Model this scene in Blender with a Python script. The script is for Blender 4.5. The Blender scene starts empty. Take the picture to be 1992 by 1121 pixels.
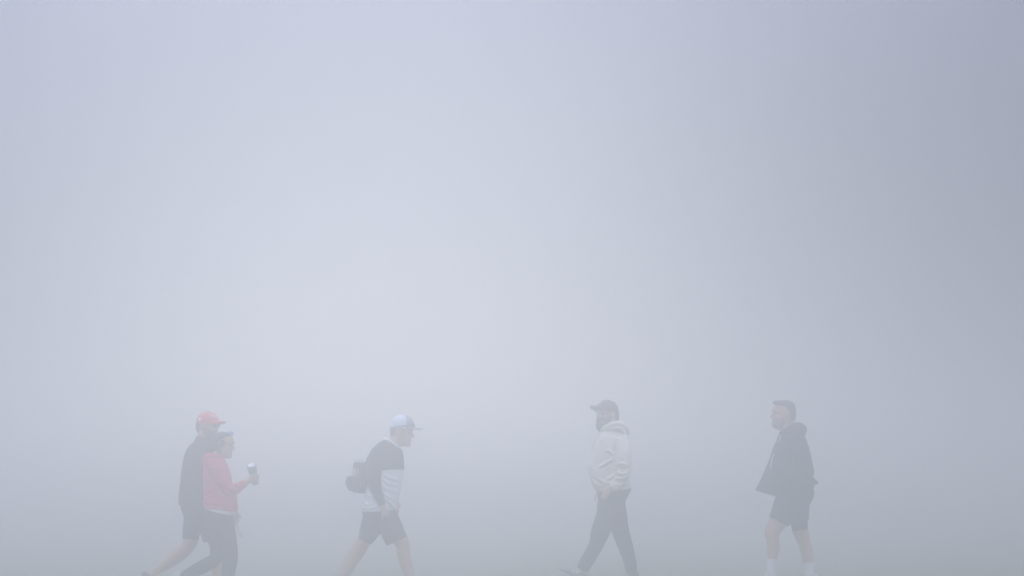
import bpy, bmesh, math, random
from mathutils import Vector, Matrix, noise
import numpy as np
S = bpy.context.scene
COL = S.collection
# air and sky settings
DENS = 0.064; ANI = 0.85; TOP = 2.8
# ---------------------------------------------------------------- camera
F = 4703.0                      # focal length in photograph pixels (85 mm on 36 mm)
HZ = 990.0                        # row of the horizon in the photograph
D = 25.0                        # metres to the walkers
CAMZ = (1135 - HZ) * D / F
PITCH = math.atan((HZ - 560.5) / F)
cam_d = bpy.data.cameras.new('camera'); cam = bpy.data.objects.new('camera', cam_d); COL.objects.link(cam)
cam_d.lens = 85.0; cam_d.sensor_width = 36.0; cam_d.clip_start = 0.1; cam_d.clip_end = 5000
cam.location = (0, 0, CAMZ); cam.rotation_euler = (math.pi / 2 + PITCH, 0, 0)
S.camera = cam
# ---------------------------------------------------------------- light: thin overcast, veiled low sun behind the walkers
SUN_EL = math.radians(6.0); SUN_AZ = math.radians(-3.0)       # azimuth right of the view direction (+Y)
SUNDIR = Vector((math.sin(SUN_AZ) * math.cos(SUN_EL), math.cos(SUN_AZ) * math.cos(SUN_EL), math.sin(SUN_EL)))
W = bpy.data.worlds.new('World'); S.world = W; W.use_nodes = True
nt = W.node_tree; N = nt.nodes; L = nt.links
N.clear()
out = N.new('ShaderNodeOutputWorld'); bg = N.new('ShaderNodeBackground')
sky = N.new('ShaderNodeTexSky'); sky.sky_type = 'NISHITA'; sky.sun_disc = False
sky.sun_elevation = SUN_EL; sky.sun_rotation = SUN_AZ; sky.dust_density = 3.0; sky.altitude = 100
hs = N.new('ShaderNodeHueSaturation'); hs.inputs['Saturation'].default_value = 0.35
L.new(sky.outputs[0], hs.inputs['Color'])
tc = N.new('ShaderNodeTexCoord')
dt = N.new('ShaderNodeVectorMath'); dt.operation = 'DOT_PRODUCT'; dt.inputs[1].default_value = SUNDIR
L.new(tc.outputs['Generated'], dt.inputs[0])
ac = N.new('ShaderNodeMath'); ac.operation = 'ARCCOSINE'; L.new(dt.outputs['Value'], ac.inputs[0])
def MA(op, x, y=0.0, z=0.0):
    n = N.new('ShaderNodeMath'); n.operation = op
    for i, v in enumerate((x, y, z)):
        if isinstance(v, (int, float)): n.inputs[i].default_value = v
        else: L.new(v, n.inputs[i])
    return n.outputs[0]
sx = N.new('ShaderNodeSeparateXYZ'); L.new(tc.outputs['Generated'], sx.inputs[0])
up = MA('MAXIMUM', sx.outputs['Z'], 0.0)
# overcast: brighter towards the zenith; a broad glow round the veiled sun; a darker bank on the right
ang = ac.outputs[0]
glow = MA('EXPONENT', MA('MULTIPLY', MA('POWER', MA('DIVIDE', ang, 0.5), 2.0), -1.0))
zen = MA('MULTIPLY', MA('POWER', up, 2.0), 78.0)
bank = N.new('ShaderNodeMapRange'); bank.interpolation_type = 'SMOOTHSTEP'
bank.inputs['From Min'].default_value = -0.1; bank.inputs['From Max'].default_value = 0.3
bank.inputs['To Min'].default_value = 1.0; bank.inputs['To Max'].default_value = 0.0
L.new(sx.outputs['X'], bank.inputs['Value'])
tot = MA('ADD', MA('ADD', MA('MULTIPLY', glow, 6.8), zen), MA('MULTIPLY', MA('MULTIPLY', up, 18.0), bank.outputs[0]))
# fill light added to the sky behind the camera to brighten the walkers
back = MA('MULTIPLY', MA('SQRT', MA('MAXIMUM', MA('MULTIPLY', sx.outputs['Y'], -1.0), 0.0)), 9.5)
# very faint unevenness of the cloud
cn = N.new('ShaderNodeTexNoise'); cn.inputs['Scale'].default_value = 7.0; cn.inputs['Detail'].default_value = 4; cn.inputs['Roughness'].default_value = 0.45
L.new(tc.outputs['Generated'], cn.inputs['Vector'])
tot = MA('MULTIPLY', tot, MA('ADD', MA('MULTIPLY', cn.outputs['Fac'], 0.22), 0.89))
veil = N.new('ShaderNodeVectorMath'); veil.operation = 'SCALE'; veil.inputs[0].default_value = (0.89, 0.98, 1.27)
L.new(tot, veil.inputs['Scale'])
bk = N.new('ShaderNodeVectorMath'); bk.operation = 'SCALE'; bk.inputs[0].default_value = (1.0, 1.0, 1.04); L.new(back, bk.inputs['Scale'])
vs = N.new('ShaderNodeVectorMath'); vs.operation = 'ADD'; L.new(veil.outputs[0], vs.inputs[0]); L.new(bk.outputs[0], vs.inputs[1])
mx = N.new('ShaderNodeMix'); mx.data_type = 'RGBA'; mx.inputs['Factor'].default_value = 0.97
L.new(hs.outputs[0], mx.inputs['A']); L.new(vs.outputs[0], mx.inputs['B'])
L.new(mx.outputs['Result'], bg.inputs['Color']); bg.inputs['Strength'].default_value = 0.12
L.new(bg.outputs[0], out.inputs['Surface'])
sd = bpy.data.lights.new('sun', 'SUN'); sun = bpy.data.objects.new('sun', sd); COL.objects.link(sun)
sd.energy = 0.5; sd.angle = math.radians(12); sd.color = (1.0, 0.99, 0.97)
sun.rotation_euler = SUNDIR.to_track_quat('Z', 'Y').to_euler(); sun.location = (0, 0, 30)
S.view_settings.view_transform = 'Standard'; S.view_settings.look = 'None'
S.view_settings.gamma = 1; S.view_settings.exposure = -1.83
S.cycles.volume_bounces = 16; S.cycles.max_bounces = max(12, 16)

# ---------------------------------------------------------------- helpers
PX = D / F                       # metres per photograph pixel at the walkers
def tag(o, label=None, cat=None, group=None, kind=None):
    if label: o['label'] = label
    if cat: o['category'] = cat
    if group: o['group'] = group
    if kind: o['kind'] = kind
    return o
def at(px, py, Y=D):             # pixel -> world point on the plane y = Y
    u = (px - 996.0) / F; v = (560.5 - py) / F
    dy = math.cos(PITCH) - v * math.sin(PITCH); dz = math.sin(PITCH) + v * math.cos(PITCH)
    return Vector((u * Y / dy, Y, CAMZ + dz * Y / dy))
def mat(name, col, rough=0.85, var=0.12, scale=18.0, bump=0.3, bscale=220.0, metal=0.0, col2=None):
    m = bpy.data.materials.new(name); m.use_nodes = True
    n = m.node_tree.nodes; l = m.node_tree.links; b = n['Principled BSDF']
    b.inputs['Roughness'].default_value = rough; b.inputs['Metallic'].default_value = metal
    t = n.new('ShaderNodeTexCoord')
    a = n.new('ShaderNodeTexNoise'); a.inputs['Scale'].default_value = scale; a.inputs['Detail'].default_value = 5
    l.new(t.outputs['Object'], a.inputs['Vector'])
    r = n.new('ShaderNodeValToRGB')
    c2 = col2 or tuple(min(1, c * (1 + var)) for c in col)
    r.color_ramp.elements[0].color = (*[c * (1 - var) for c in col], 1); r.color_ramp.elements[0].position = 0.3
    r.color_ramp.elements[1].color = (*c2, 1); r.color_ramp.elements[1].position = 0.7
    l.new(a.outputs['Fac'], r.inputs['Fac']); l.new(r.outputs['Color'], b.inputs['Base Color'])
    if bump:
        f = n.new('ShaderNodeTexNoise'); f.inputs['Scale'].default_value = bscale; f.inputs['Detail'].default_value = 3
        l.new(t.outputs['Object'], f.inputs['Vector'])
        q = n.new('ShaderNodeBump'); q.inputs['Strength'].default_value = bump; q.inputs['Distance'].default_value = 0.002
        l.new(f.outputs['Fac'], q.inputs['Height']); l.new(q.outputs['Normal'], b.inputs['Normal'])
    return m
def crom(pts, n=5):              # Catmull-Rom through tuples
    P = [np.array(p, float) for p in pts]; out = []
    if len(P) == 2:
        return [P[0] + (P[1] - P[0]) * k / n for k in range(n + 1)]
    for i in range(len(P) - 1):
        p0 = P[max(i - 1, 0)]; p1 = P[i]; p2 = P[i + 1]; p3 = P[min(i + 2, len(P) - 1)]
        for k in range(n):
            t = k / n
            out.append(0.5 * ((2 * p1) + (p2 - p0) * t + (2 * p0 - 5 * p1 + 4 * p2 - p3) * t * t + (3 * p1 - p0 - 3 * p2 + p3) * t ** 3))
    out.append(P[-1]); return out
class Frame:                     # local metric frame of one thing: root at a pixel, a depth plane
    def __init__(s, px, py, Y): s.Y = Y; s.root = at(px, py, Y)
    def P(s, x, y, d=0.0):       # pixel + depth in pixels (positive = farther)
        v = at(x, y, s.Y) - s.root; return Vector((v.x, d * PX, v.z))
class MB:
    def __init__(s, fr): s.v = []; s.f = []; s.fr = fr
    def rings(s, R):
        b = len(s.v); n = len(R[0])
        for r in R: s.v += [tuple(p) for p in r]
        for i in range(len(R) - 1):
            for j in range(n):
                k = (j + 1) % n
                s.f.append((b + i * n + j, b + i * n + k, b + (i + 1) * n + k, b + (i + 1) * n + j))
        s.f.append(tuple(b + j for j in reversed(range(n)))); s.f.append(tuple(b + (len(R) - 1) * n + j for j in range(n)))
        return s
    # limb: (px, py, depth, half width in the picture, half width in depth)
    def limb(s, pts, n=20, sub=5, round0=0.0, round1=0.0, flat=0.0):
        q = [tuple(p) + ((p[3],) if len(p) == 4 else ()) for p in pts]
        c = crom(q, sub); C = [s.fr.P(*p[:3]) for p in c]; R = []
        N_ = len(c)
        def ring(Cc, nn, bb, a, d): return [Cc + nn * (a * PX * math.cos(t)) + bb * (d * PX * math.sin(t)) for t in [2 * math.pi * j / n for j in range(n)]]
        fr = []
        for i in range(N_):
            T = (C[min(i + 1, N_ - 1)] - C[max(i - 1, 0)]).normalized()
            nn = Vector((T.z, 0, -T.x))
            if nn.length < 0.2: nn = Vector((1, 0, 0)) if abs(T.z) > 0 else Vector((0, 0, 1))
            nn.normalize(); bb = T.cross(nn).normalized(); fr.append((C[i], T, nn, bb, c[i][3], c[i][4]))
        if round0:
            C0, T, nn, bb, a, d = fr[0]
            for k in (0.999, 0.94, 0.8, 0.6, 0.35): R.append(ring(C0 - T * (min(a, d) * PX * k * round0), nn, bb, a * math.sqrt(1 - k * k) , d * math.sqrt(1 - k * k)))
        for C0, T, nn, bb, a, d in fr: R.append(ring(C0, nn, bb, max(a, .1), max(d, .1)))
        if round1:
            C0, T, nn, bb, a, d = fr[-1]
            for k in (0.35, 0.6, 0.8, 0.94, 0.999): R.append(ring(C0 + T * (min(a, d) * PX * k * round1), nn, bb, a * math.sqrt(1 - k * k), d * math.sqrt(1 - k * k)))
        return s.rings(R)
    # torso rows: (py left, py right, x left, x right, half depth, depth centre)
    def rows(s, rows, n=36, sub=5, pw=2.3):
        R = []
        for yl, yr, xl, xr, dep, dc in crom(rows, sub):
            r = []
            for j in range(n):
                t = 2 * math.pi * j / n; c = math.cos(t); q = math.sin(t)
                c = math.copysign(abs(c) ** (2 / pw), c); q = math.copysign(abs(q) ** (2 / pw), q)
                f = (c + 1) / 2
                r.append(s.fr.P(xl + (xr - xl) * f, yl + (yr - yl) * f, dc + dep * q))
            R.append(r)
        return s.rings(R)
    def ball(s, c, r, n=16, m=10, M=None):          # c in local metres, r = 3 radii in metres, M optional rotation
        R = []
        for i in range(1, m):
            a = math.pi * i / m
            ring = []
            for j in range(n):
                t = 2 * math.pi * j / n
                p = Vector((r[0] * math.sin(a) * math.cos(t), r[1] * math.sin(a) * math.sin(t), r[2] * math.cos(a)))
                if M: p = M @ p
                ring.append(c + p)
            R.append(ring)
        return s.rings(R)
    def plate(s, fn, nu=12, nv=6, th=0.002, nrm=Vector((0, 0, 1))):   # fn(u, v) -> Vector, closed slab
        b = len(s.v); W_ = nu + 1; n_ = (nu + 1) * (nv + 1)
        for side in (0, 1):
            for i in range(nv + 1):
                for j in range(nu + 1): s.v.append(tuple(fn(j / nu, i / nv) + nrm * (th / 2 if side == 0 else -th / 2)))
        for i in range(nv):
            for j in range(nu):
                a = b + i * W_ + j
                s.f.append((a, a + 1, a + W_ + 1, a + W_)); s.f.append((a + n_, a + n_ + W_, a + n_ + W_ + 1, a + n_ + 1))
        def edge(p, q): s.f.append((p, p + n_, q + n_, q))
        for j in range(nu): edge(b + j + 1, b + j); edge(b + nv * W_ + j, b + nv * W_ + j + 1)
        for i in range(nv): edge(b + i * W_, b + (i + 1) * W_); edge(b + (i + 1) * W_ + nu, b + i * W_ + nu)
        return s
    def build(s, name, m, parent=None, voxel=0.0, smooth=3, creases=(), ripple=0.0, rs=(9, 9, 9), seed=0.0):
        me = bpy.data.meshes.new(name); me.from_pydata(s.v, [], s.f); me.update()
        bm = bmesh.new(); bm.from_mesh(me); bmesh.ops.recalc_face_normals(bm, faces=bm.faces); bm.to_mesh(me); bm.free()
        o = bpy.data.objects.new(name, me); COL.objects.link(o)
        if voxel:
            r = o.modifiers.new('r', 'REMESH'); r.mode = 'VOXEL'; r.voxel_size = voxel; r.use_smooth_shade = True
            if smooth:
                k = o.modifiers.new('s', 'SMOOTH'); k.iterations = smooth; k.factor = 0.5
            bpy.context.view_layer.update()
            dg = bpy.context.evaluated_depsgraph_get()
            nm = bpy.data.meshes.new_from_object(o.evaluated_get(dg)); o.modifiers.clear(); o.data = nm
            bpy.data.meshes.remove(me); me = nm; me.name = name
        me.polygons.foreach_set('use_smooth', [True] * len(me.polygons))
        if creases or ripple:
            nv = len(me.vertices); co = np.empty(nv * 3); me.vertices.foreach_get('co', co); co = co.reshape(-1, 3)
            no = np.empty(nv * 3); me.vertices.foreach_get('normal', no); no = no.reshape(-1, 3)
            off = np.zeros(nv)
            for pts, wd, amp in creases:              # ridge strokes drawn in pixels on the near side; negative = groove
                pp = [s.fr.P(x, y) for x, y in crom(pts, 4)]
                best = np.full(nv, 9.0)
                tl = np.zeros(nv); K = len(pp) - 1
                for i in range(K):
                    a = np.array([pp[i].x, pp[i].z]); d = np.array([pp[i + 1].x, pp[i + 1].z]) - a
                    t = np.clip(((co[:, [0, 2]] - a) @ d) / max(1e-9, d @ d), 0, 1)
                    dist = np.hypot(*(co[:, [0, 2]] - a - t[:, None] * d).T)
                    tl = np.where(dist < best, (i + t) / K, tl); best = np.minimum(best, dist)
                near = np.clip(-no[:, 1] * 2 + 0.3, 0, 1)
                off += amp * PX * np.exp(-(best / (wd * PX)) ** 2) * near * np.sin(np.clip(tl, 0.03, 0.97) * math.pi) ** 0.5
            if ripple:
                for i in range(nv):
                    x, y, z = co[i]
                    w = noise.noise(Vector((x * 3 + seed, y * 3, z * 3))) * 1.5
                    off[i] += ripple * (noise.noise(Vector((x * rs[0] + w + seed, y * rs[1], z * rs[2] + w))) + 0.4 * noise.noise(Vector((x * rs[0] * 2.7, y * rs[1] * 2.7 + seed, z * rs[2] * 2.7))))
            co += no * off[:, None]
            me.vertices.foreach_set('co', co.ravel()); me.update()
        me.materials.clear(); me.materials.append(m)
        if parent: o.parent = parent
        else: o.location = s.fr.root
        return o

HEADR = [(-1, 11, 4, 4), (1, 14.8, -1, 7), (4, 16.8, -5, 10.2), (8, 16.4, -9, 12.2), (12, 17.2, -12, 13), (16, 16.8, -15, 13.6), (20, 16.6, -17.5, 14.2),
         (23, 16.2, -18.6, 14.6), (27, 18, -19.4, 15), (31, 18, -19.6, 15.2), (35, 17, -19.2, 15), (39, 14, -17, 13), (42.5, 9, -13, 9), (44.6, 2, -6, 3)]
class Head:
    def __init__(s, fr, cx, cy, sc, facing, pitch=0.0, dep=0.0):
        s.c = fr.P(cx, cy, dep); s.k = sc * PX; s.fr = fr
        s.M = Matrix.Rotation(math.radians(facing), 3, 'Z') @ Matrix.Rotation(math.radians(-pitch), 3, 'Y')
    def __call__(s, x, y, z): return s.c + s.M @ (Vector((x, y, z - 22)) * s.k)
    def shell(s, mb, rows, n=28, sub=4, egg=0.1):
        R = []
        for z, f, b, w in crom(rows, sub):
            cx = (f + b) / 2; a = (f - b) / 2
            R.append([s(cx + a * math.cos(t), w * math.sin(t) * (1 - egg * math.cos(t)), z) for t in [2 * math.pi * j / n for j in range(n)]])
        return mb.rings(R)
    def blob(s, mb, c, r): return mb.ball(s(*c), [q * s.k for q in r], M=s.M)
    def stick(s, mb, pts, n=10):                     # tube through local points with radius
        c = crom(pts, 4); C = [s(*p[:3]) for p in c]; R = []
        for i in range(len(c)):
            T = (C[min(i + 1, len(C) - 1)] - C[max(i - 1, 0)]).normalized()
            a = T.orthogonal().normalized(); b = T.cross(a)
            R.append([C[i] + (a * math.cos(t) + b * math.sin(t)) * c[i][3] * s.k for t in [2 * math.pi * j / n for j in range(n)]])
        return mb.rings(R)
    def face(s, mb):                                 # skull, jaw, nose, lips, brow, ears, into the body mesh
        s.shell(mb, HEADR)
        s.stick(mb, [(17, 0, 25, 1.2), (18.8, 0, 21.5, 1.7), (20.6, 0, 18.4, 2.1), (18.5, 0, 16.6, 1.8)])
        for q in (-1, 1):
            s.blob(mb, (18, q * 1.9, 17.4), (1.9, 1.4, 1.3))
            s.stick(mb, [(13.5, q * 9.5, 27.2, 1.2), (16.6, q * 5.5, 28, 1.6), (17.6, q * 1.5, 26.8, 1.3)])
            s.blob(mb, (-2.2, q * 14.4, 21.5), (3.2, 1.5, 4.9)); s.blob(mb, (-3.6, q * 15.3, 23), (2.6, 1.1, 3.6))
            s.blob(mb, (12.2, q * 7.6, 17.8), (3.6, 3.6, 3))
            s.stick(mb, [(17.2, 0, 12.4, 1.3), (15.8, q * 3.6, 11.6, 0.8)]); s.stick(mb, [(16.9, 0, 9.9, 1.5), (15.6, q * 3.2, 10.4, 0.8)])
        s.blob(mb, (13.6, 0, 3.2), (4.2, 5, 3.8))
    def eyes(s, body, brow):
        for q in (-1, 1):
            mb = MB(s.fr); s.blob(mb, (14.6, q * 6.2, 23), (2.0, 2.4, 1.5)); mb.build('eye', M_EYE, body)
            mb = MB(s.fr); s.stick(mb, [(16, q * 9, 28.6, .6), (18, q * 5.8, 29.4, .9), (18.9, q * 2.6, 28.6, .7)]); mb.build('eyebrow', brow, body)

# a hand: wrist pixel, direction in the picture (degrees, 0 = right, 90 = down), thumb side (+1 / -1), curl away in depth
def hand(mb, x, y, d, ang, thumb=1, sc=1.0, curl=0.35, cs=1, fan=0.05):
    a = math.radians(ang); ux, uy = math.cos(a), math.sin(a); vx, vy = -uy * thumb, ux * thumb
    pt = lambda l, w, dd=0: (x + (ux * l + vx * w) * sc, y + (uy * l + vy * w) * sc, d + dd * sc)
    mb.limb([pt(-3, 0) + (4.6 * sc, 3.6 * sc), pt(3, 0) + (6.2 * sc, 3.2 * sc), pt(11, 0.2) + (7.4 * sc, 2.7 * sc), pt(17, 0.2) + (7.2 * sc, 2.3 * sc)], round0=1, round1=1)
    for i, (w, ln) in enumerate(((5.4, 13.5), (1.9, 15), (-1.7, 14), (-5.1, 11))):
        p = [pt(14, w)]; l, dd, an = 16.0, 0.0, curl * 0.5; ww = w
        segs = [pt(14, w) + (1.75 * sc,), pt(17, w, 0.2 * cs) + (1.7 * sc,)]; l = 17.0
        for k, fr_ in enumerate((0.45, 0.32, 0.23)):
            l += ln * fr_ * math.cos(an); dd += ln * fr_ * math.sin(an); ww += ln * fr_ * fan * (1 if w > 0 else -1) * .5
            segs.append(pt(l, ww, dd * cs) + ((1.65 - .15 * k) * sc,)); an += curl * (0.9 + 0.1 * i)
        mb.limb([q + (q[3],) for q in segs], n=10, sub=3, round0=1, round1=1)
    mb.limb([q + (q[3],) for q in (pt(3, 4, .5 * cs) + (2.6 * sc,), pt(8, 8, 1.5 * cs) + (2.3 * sc,), pt(13, 10.4, 2.6 * cs) + (1.9 * sc,), pt(18, 10.8, 4 * cs) + (1.6 * sc,))], n=10, sub=3, round0=1, round1=1)

def cap(head, body, mcrown, mbrim, tall=0.0, rows=None, droop=6.0, lift=0.0, slope=.14):
    mb = MB(head.fr)
    rows = rows or [(28.2, 19, -21.2, 16.8), (30, 19.6, -21.6, 17.2), (35, 19.8, -21.4, 17.2), (40 + tall * .6, 18, -19.6, 15.6), (45 + tall, 12, -14.5, 11.5), (47.6 + tall, 5, -8, 6), (48.6 + tall, 0, -3, 2)]
    head.shell(mb, rows, n=48, sub=5, egg=0.05)
    head.blob(mb, (-1, 0, 49 + tall), (1.3, 1.3, .7))
    c = mb.build('cap', mcrown, body)
    mb = MB(head.fr); k = head.k
    def brim(u, v):
        t = (u * 2 - 1); w = 15.6 * math.sin(t * math.pi / 2 * .94)
        base = 19.9 * math.cos(t * math.pi / 2 * .84) - .8
        ext = v * (17.5 * (1 - abs(t) ** 2.6) + .8)
        return head(base + ext, w * (1 - .05 * v), 30.8 + lift * min(1, ext / 6) - droop * t * t - ext * slope - v * v * 1.0)
    up = head.M @ Vector((0, 0, 1))
    mb.plate(brim, 24, 10, 1.0 * k, up)
    b = mb.build('brim', mbrim, c)
    # stitching rows on the brim and panel seams on the crown
    mb = MB(head.fr)
    for ph in (0, 60, 120, 180, 240, 300):
        pts = []
        for z, f, bk, w in crom(rows, 3)[1:]:
            t = math.radians(ph); cx = (f + bk) / 2; a = (f - bk) / 2
            pts.append((cx + a * math.cos(t), w * math.sin(t) * (1 - .05 * math.cos(t)), z, .28))
        head.stick(mb, pts, 6)
    mb.build('seam', mcrown, c)
    return c, b, rows
def on_cap(head, rows, t, z, lift=0.25):             # a point on the cap surface
    c = crom(rows, 8)
    for i in range(len(c) - 1):
        if c[i][0] <= z <= c[i + 1][0]:
            q = (z - c[i][0]) / max(1e-6, c[i + 1][0] - c[i][0]); f, b, w = [c[i][j] + (c[i + 1][j] - c[i][j]) * q for j in (1, 2, 3)]; break
    cx = (f + b) / 2 ; a = (f - b) / 2
    return head(cx + (a + lift) * math.cos(t), (w + lift) * math.sin(t) * (1 - .05 * math.cos(t)), z)
def lettering(text, name, m, parent, place, size=1.0, shear=0.0, off=0.0, spacing=1.0, bold=0.02):   # flat text mapped by place(x, y, h)
    cu = bpy.data.curves.new(name, 'FONT'); cu.body = text; cu.size = size; cu.align_x = 'CENTER'; cu.align_y = 'CENTER'
    cu.shear = shear; cu.extrude = 0.02; cu.offset = bold; cu.space_character = spacing; cu.resolution_u = 3
    t = bpy.data.objects.new(name, cu); COL.objects.link(t); bpy.context.view_layer.update()
    me = bpy.data.meshes.new_from_object(t.evaluated_get(bpy.context.evaluated_depsgraph_get()))
    bpy.data.objects.remove(t); bpy.data.curves.remove(cu)
    for v in me.vertices: v.co = place(v.co.x, v.co.y, v.co.z)
    me.materials.clear(); me.materials.append(m); me.name = name
    o = bpy.data.objects.new(name, me); COL.objects.link(o); o.parent = parent
    return o

def tuck(body, garments, gap=0.004):     # pull skin that would show through a garment back under it
    from mathutils.bvhtree import BVHTree
    bm_ = body.data; nv = len(bm_.vertices)
    co = np.empty(nv * 3); bm_.vertices.foreach_get('co', co); co = co.reshape(-1, 3)
    no = np.empty(nv * 3); bm_.vertices.foreach_get('normal', no); no = no.reshape(-1, 3)
    for g in garments:
        me = g.data; T = BVHTree.FromPolygons([v.co.copy() for v in me.vertices], [p.vertices[:] for p in me.polygons])
        gc = np.array([v.co[:] for v in me.vertices]); lo = gc.min(0) - .02; hi = gc.max(0) + .02
        for i in np.nonzero(((co > lo) & (co < hi)).all(1))[0]:
            p = Vector(co[i]); h, n, k, d = T.find_nearest(p, 0.022)
            if h is None: continue
            s = (p - h).dot(n)
            if s > -gap and Vector(no[i]).dot(n) > 0.45: co[i] = p - n * (s + gap)
    bm_.vertices.foreach_set('co', co.ravel()); bm_.update()

# ---------------------------------------------------------------- ground and air
def hgt(x, y):
    t = min(1, max(0, (x + 0.9) / 1.6)); s = t * t * (3 - 2 * t)
    return -0.186 * (1 - s) + 0.03 * noise.noise(Vector((x * .05, y * .05, 0))) + 0.006 * noise.noise(Vector((x * .7, y * .7, 3)))
def ground():
    ax = sorted(set([round(v, 3) for v in np.concatenate([np.arange(-24, 24.1, .4), np.arange(-80, 80, 4.0), np.linspace(-560, 560, 41)])]))
    ay = sorted(set([round(v, 3) for v in np.concatenate([np.arange(10, 42, .4), np.arange(-40, 120, 4.0), np.linspace(-560, 560, 41)])]))
    v = [(x, y, hgt(x, y)) for y in ay for x in ax]; w = len(ax)
    f = [(j * w + i, j * w + i + 1, (j + 1) * w + i + 1, (j + 1) * w + i) for j in range(len(ay) - 1) for i in range(w - 1)]
    me = bpy.data.meshes.new('ground'); me.from_pydata(v, [], f); me.polygons.foreach_set('use_smooth', [True] * len(f))
    o = bpy.data.objects.new('ground', me); COL.objects.link(o)
    m = mat('mown_grass', (0.13, 0.13, 0.07), 0.9, 0.2, 1.3, 0.6, 60.0, col2=(0.175, 0.17, 0.11)); me.materials.append(m)
    tag(o, 'damp short grass slope under the walkers fading into the fog', None, None, 'structure')
ground()
def haze():
    me = bpy.data.meshes.new('haze'); bm = bmesh.new(); bmesh.ops.create_cube(bm, size=1.0); bm.to_mesh(me); bm.free()
    o = bpy.data.objects.new('haze', me); COL.objects.link(o)
    lo = -1.3; o.scale = (1180, 1180, TOP - lo); o.location = (0, 0, (TOP + lo) / 2)
    m = bpy.data.materials.new('fog_air'); m.use_nodes = True; n = m.node_tree.nodes; n.clear()
    q = n.new('ShaderNodeOutputMaterial'); v = n.new('ShaderNodeVolumePrincipled')
    v.inputs['Color'].default_value = (.91, .915, .925, 1); v.inputs['Density'].default_value = DENS; v.inputs['Anisotropy'].default_value = ANI
    m.node_tree.links.new(v.outputs[0], q.inputs['Volume']); me.materials.append(m)
    tag(o, 'dense pale grey blue morning fog filling the whole scene', None, None, 'stuff')
haze()
M_EYE = mat('eye_white', (.12, .10, .09), .3, .1, bump=0)


# ---------------------------------------------------------------- materials
SKIN = mat('skin', (.55, .33, .215), .6, .08, 12, .15, 400, col2=(.61, .38, .25))
SKIN_TAN = mat('tanned_skin', (.52, .30, .18), .6, .08, 12, .15, 400)
HAIR = mat('dark_hair', (.018, .014, .012), .6, .5, 60, .8, 300, col2=(.05, .035, .028))
STUB = mat('stubble', (.33, .22, .165), .8, .3, 90, .8, 500)
BEARD = mat('short_beard', (.06, .042, .033), .8, .4, 90, .8, 500)
CHAR = mat('charcoal_fabric', (.022, .024, .030), .9, .2, 9, .4, 500)
DARK = mat('dark_fabric', (.013, .014, .018), .9, .25, 8, .4, 500)
BLACK = mat('black_fabric', (.009, .010, .012), .9, .25, 8, .4, 500)
NAVY = mat('dark_yoke_fabric', (.022, .026, .038), .85, .2, 9, .3, 500)
CAPB = mat('black_cap_fabric', (.05, .018, .024), .85, .15, 12, .3, 400)
PINK = mat('pink_fleece', (.68, .06, .16), .9, .15, 9, .4, 500, col2=(.78, .10, .21))
WHITE = mat('white_fabric', (.86, .88, .92), .85, .03, 9, .3, 500)
MESHW = mat('white_cap_mesh', (.72, .76, .96), .8, .06, 150, .6, 300)
GREYC = mat('grey_cap_fabric', (.27, .31, .36), .85, .1, 20, .3, 400)
RED = mat('red_cap_fabric', (.72, .03, .05), .85, .1, 20, .3, 400)
CREAM = mat('cream_fleece', (.82, .77, .68), .95, .05, 9, .5, 350)
SOCK = mat('white_sock', (.82, .84, .90), .9, .03, 30, .5, 300)
RUB = mat('white_rubber', (.6, .6, .6), .6, .1, 20, .1)
STEEL = mat('brushed_steel', (.62, .64, .66), .22, .05, 40, .05, metal=.9)
CUPM = mat('grey_tumbler_paint', (.36, .38, .40), .4, .1, 20, .1)
GREEN = mat('green_tumbler_band', (.08, .30, .18), .4, .1, 20, .1)
LENS = mat('blue_lens', (.20, .27, .70), .12, .1, 20, 0)
SMOKE = mat('dark_lens', (.01, .01, .012), .1, .1, 20, 0)
PACK = mat('grey_nylon', (.045, .05, .055), .7, .3, 14, .5, 300)
BOT = mat('pale_bottle', (.62, .50, .44), .35, .05, 20, 0)

def person(fr, mb, name_label, m=SKIN, group=None):
    o = mb.build('person', m, None, voxel=0.0052, smooth=2)
    return tag(o, name_label, 'person', group)
def GARM(p):
    names = ('pullover', 'hooded_top', 'shirt', 'shorts', 'leggings', 'trousers', 'hooded_sweatshirt', 'sleeve', 'yoke', 'sock', 'shoe')
    gs = [o for o in p.children_recursive if o.name.split('.')[0] in names]
    tuck(p, gs)

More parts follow.
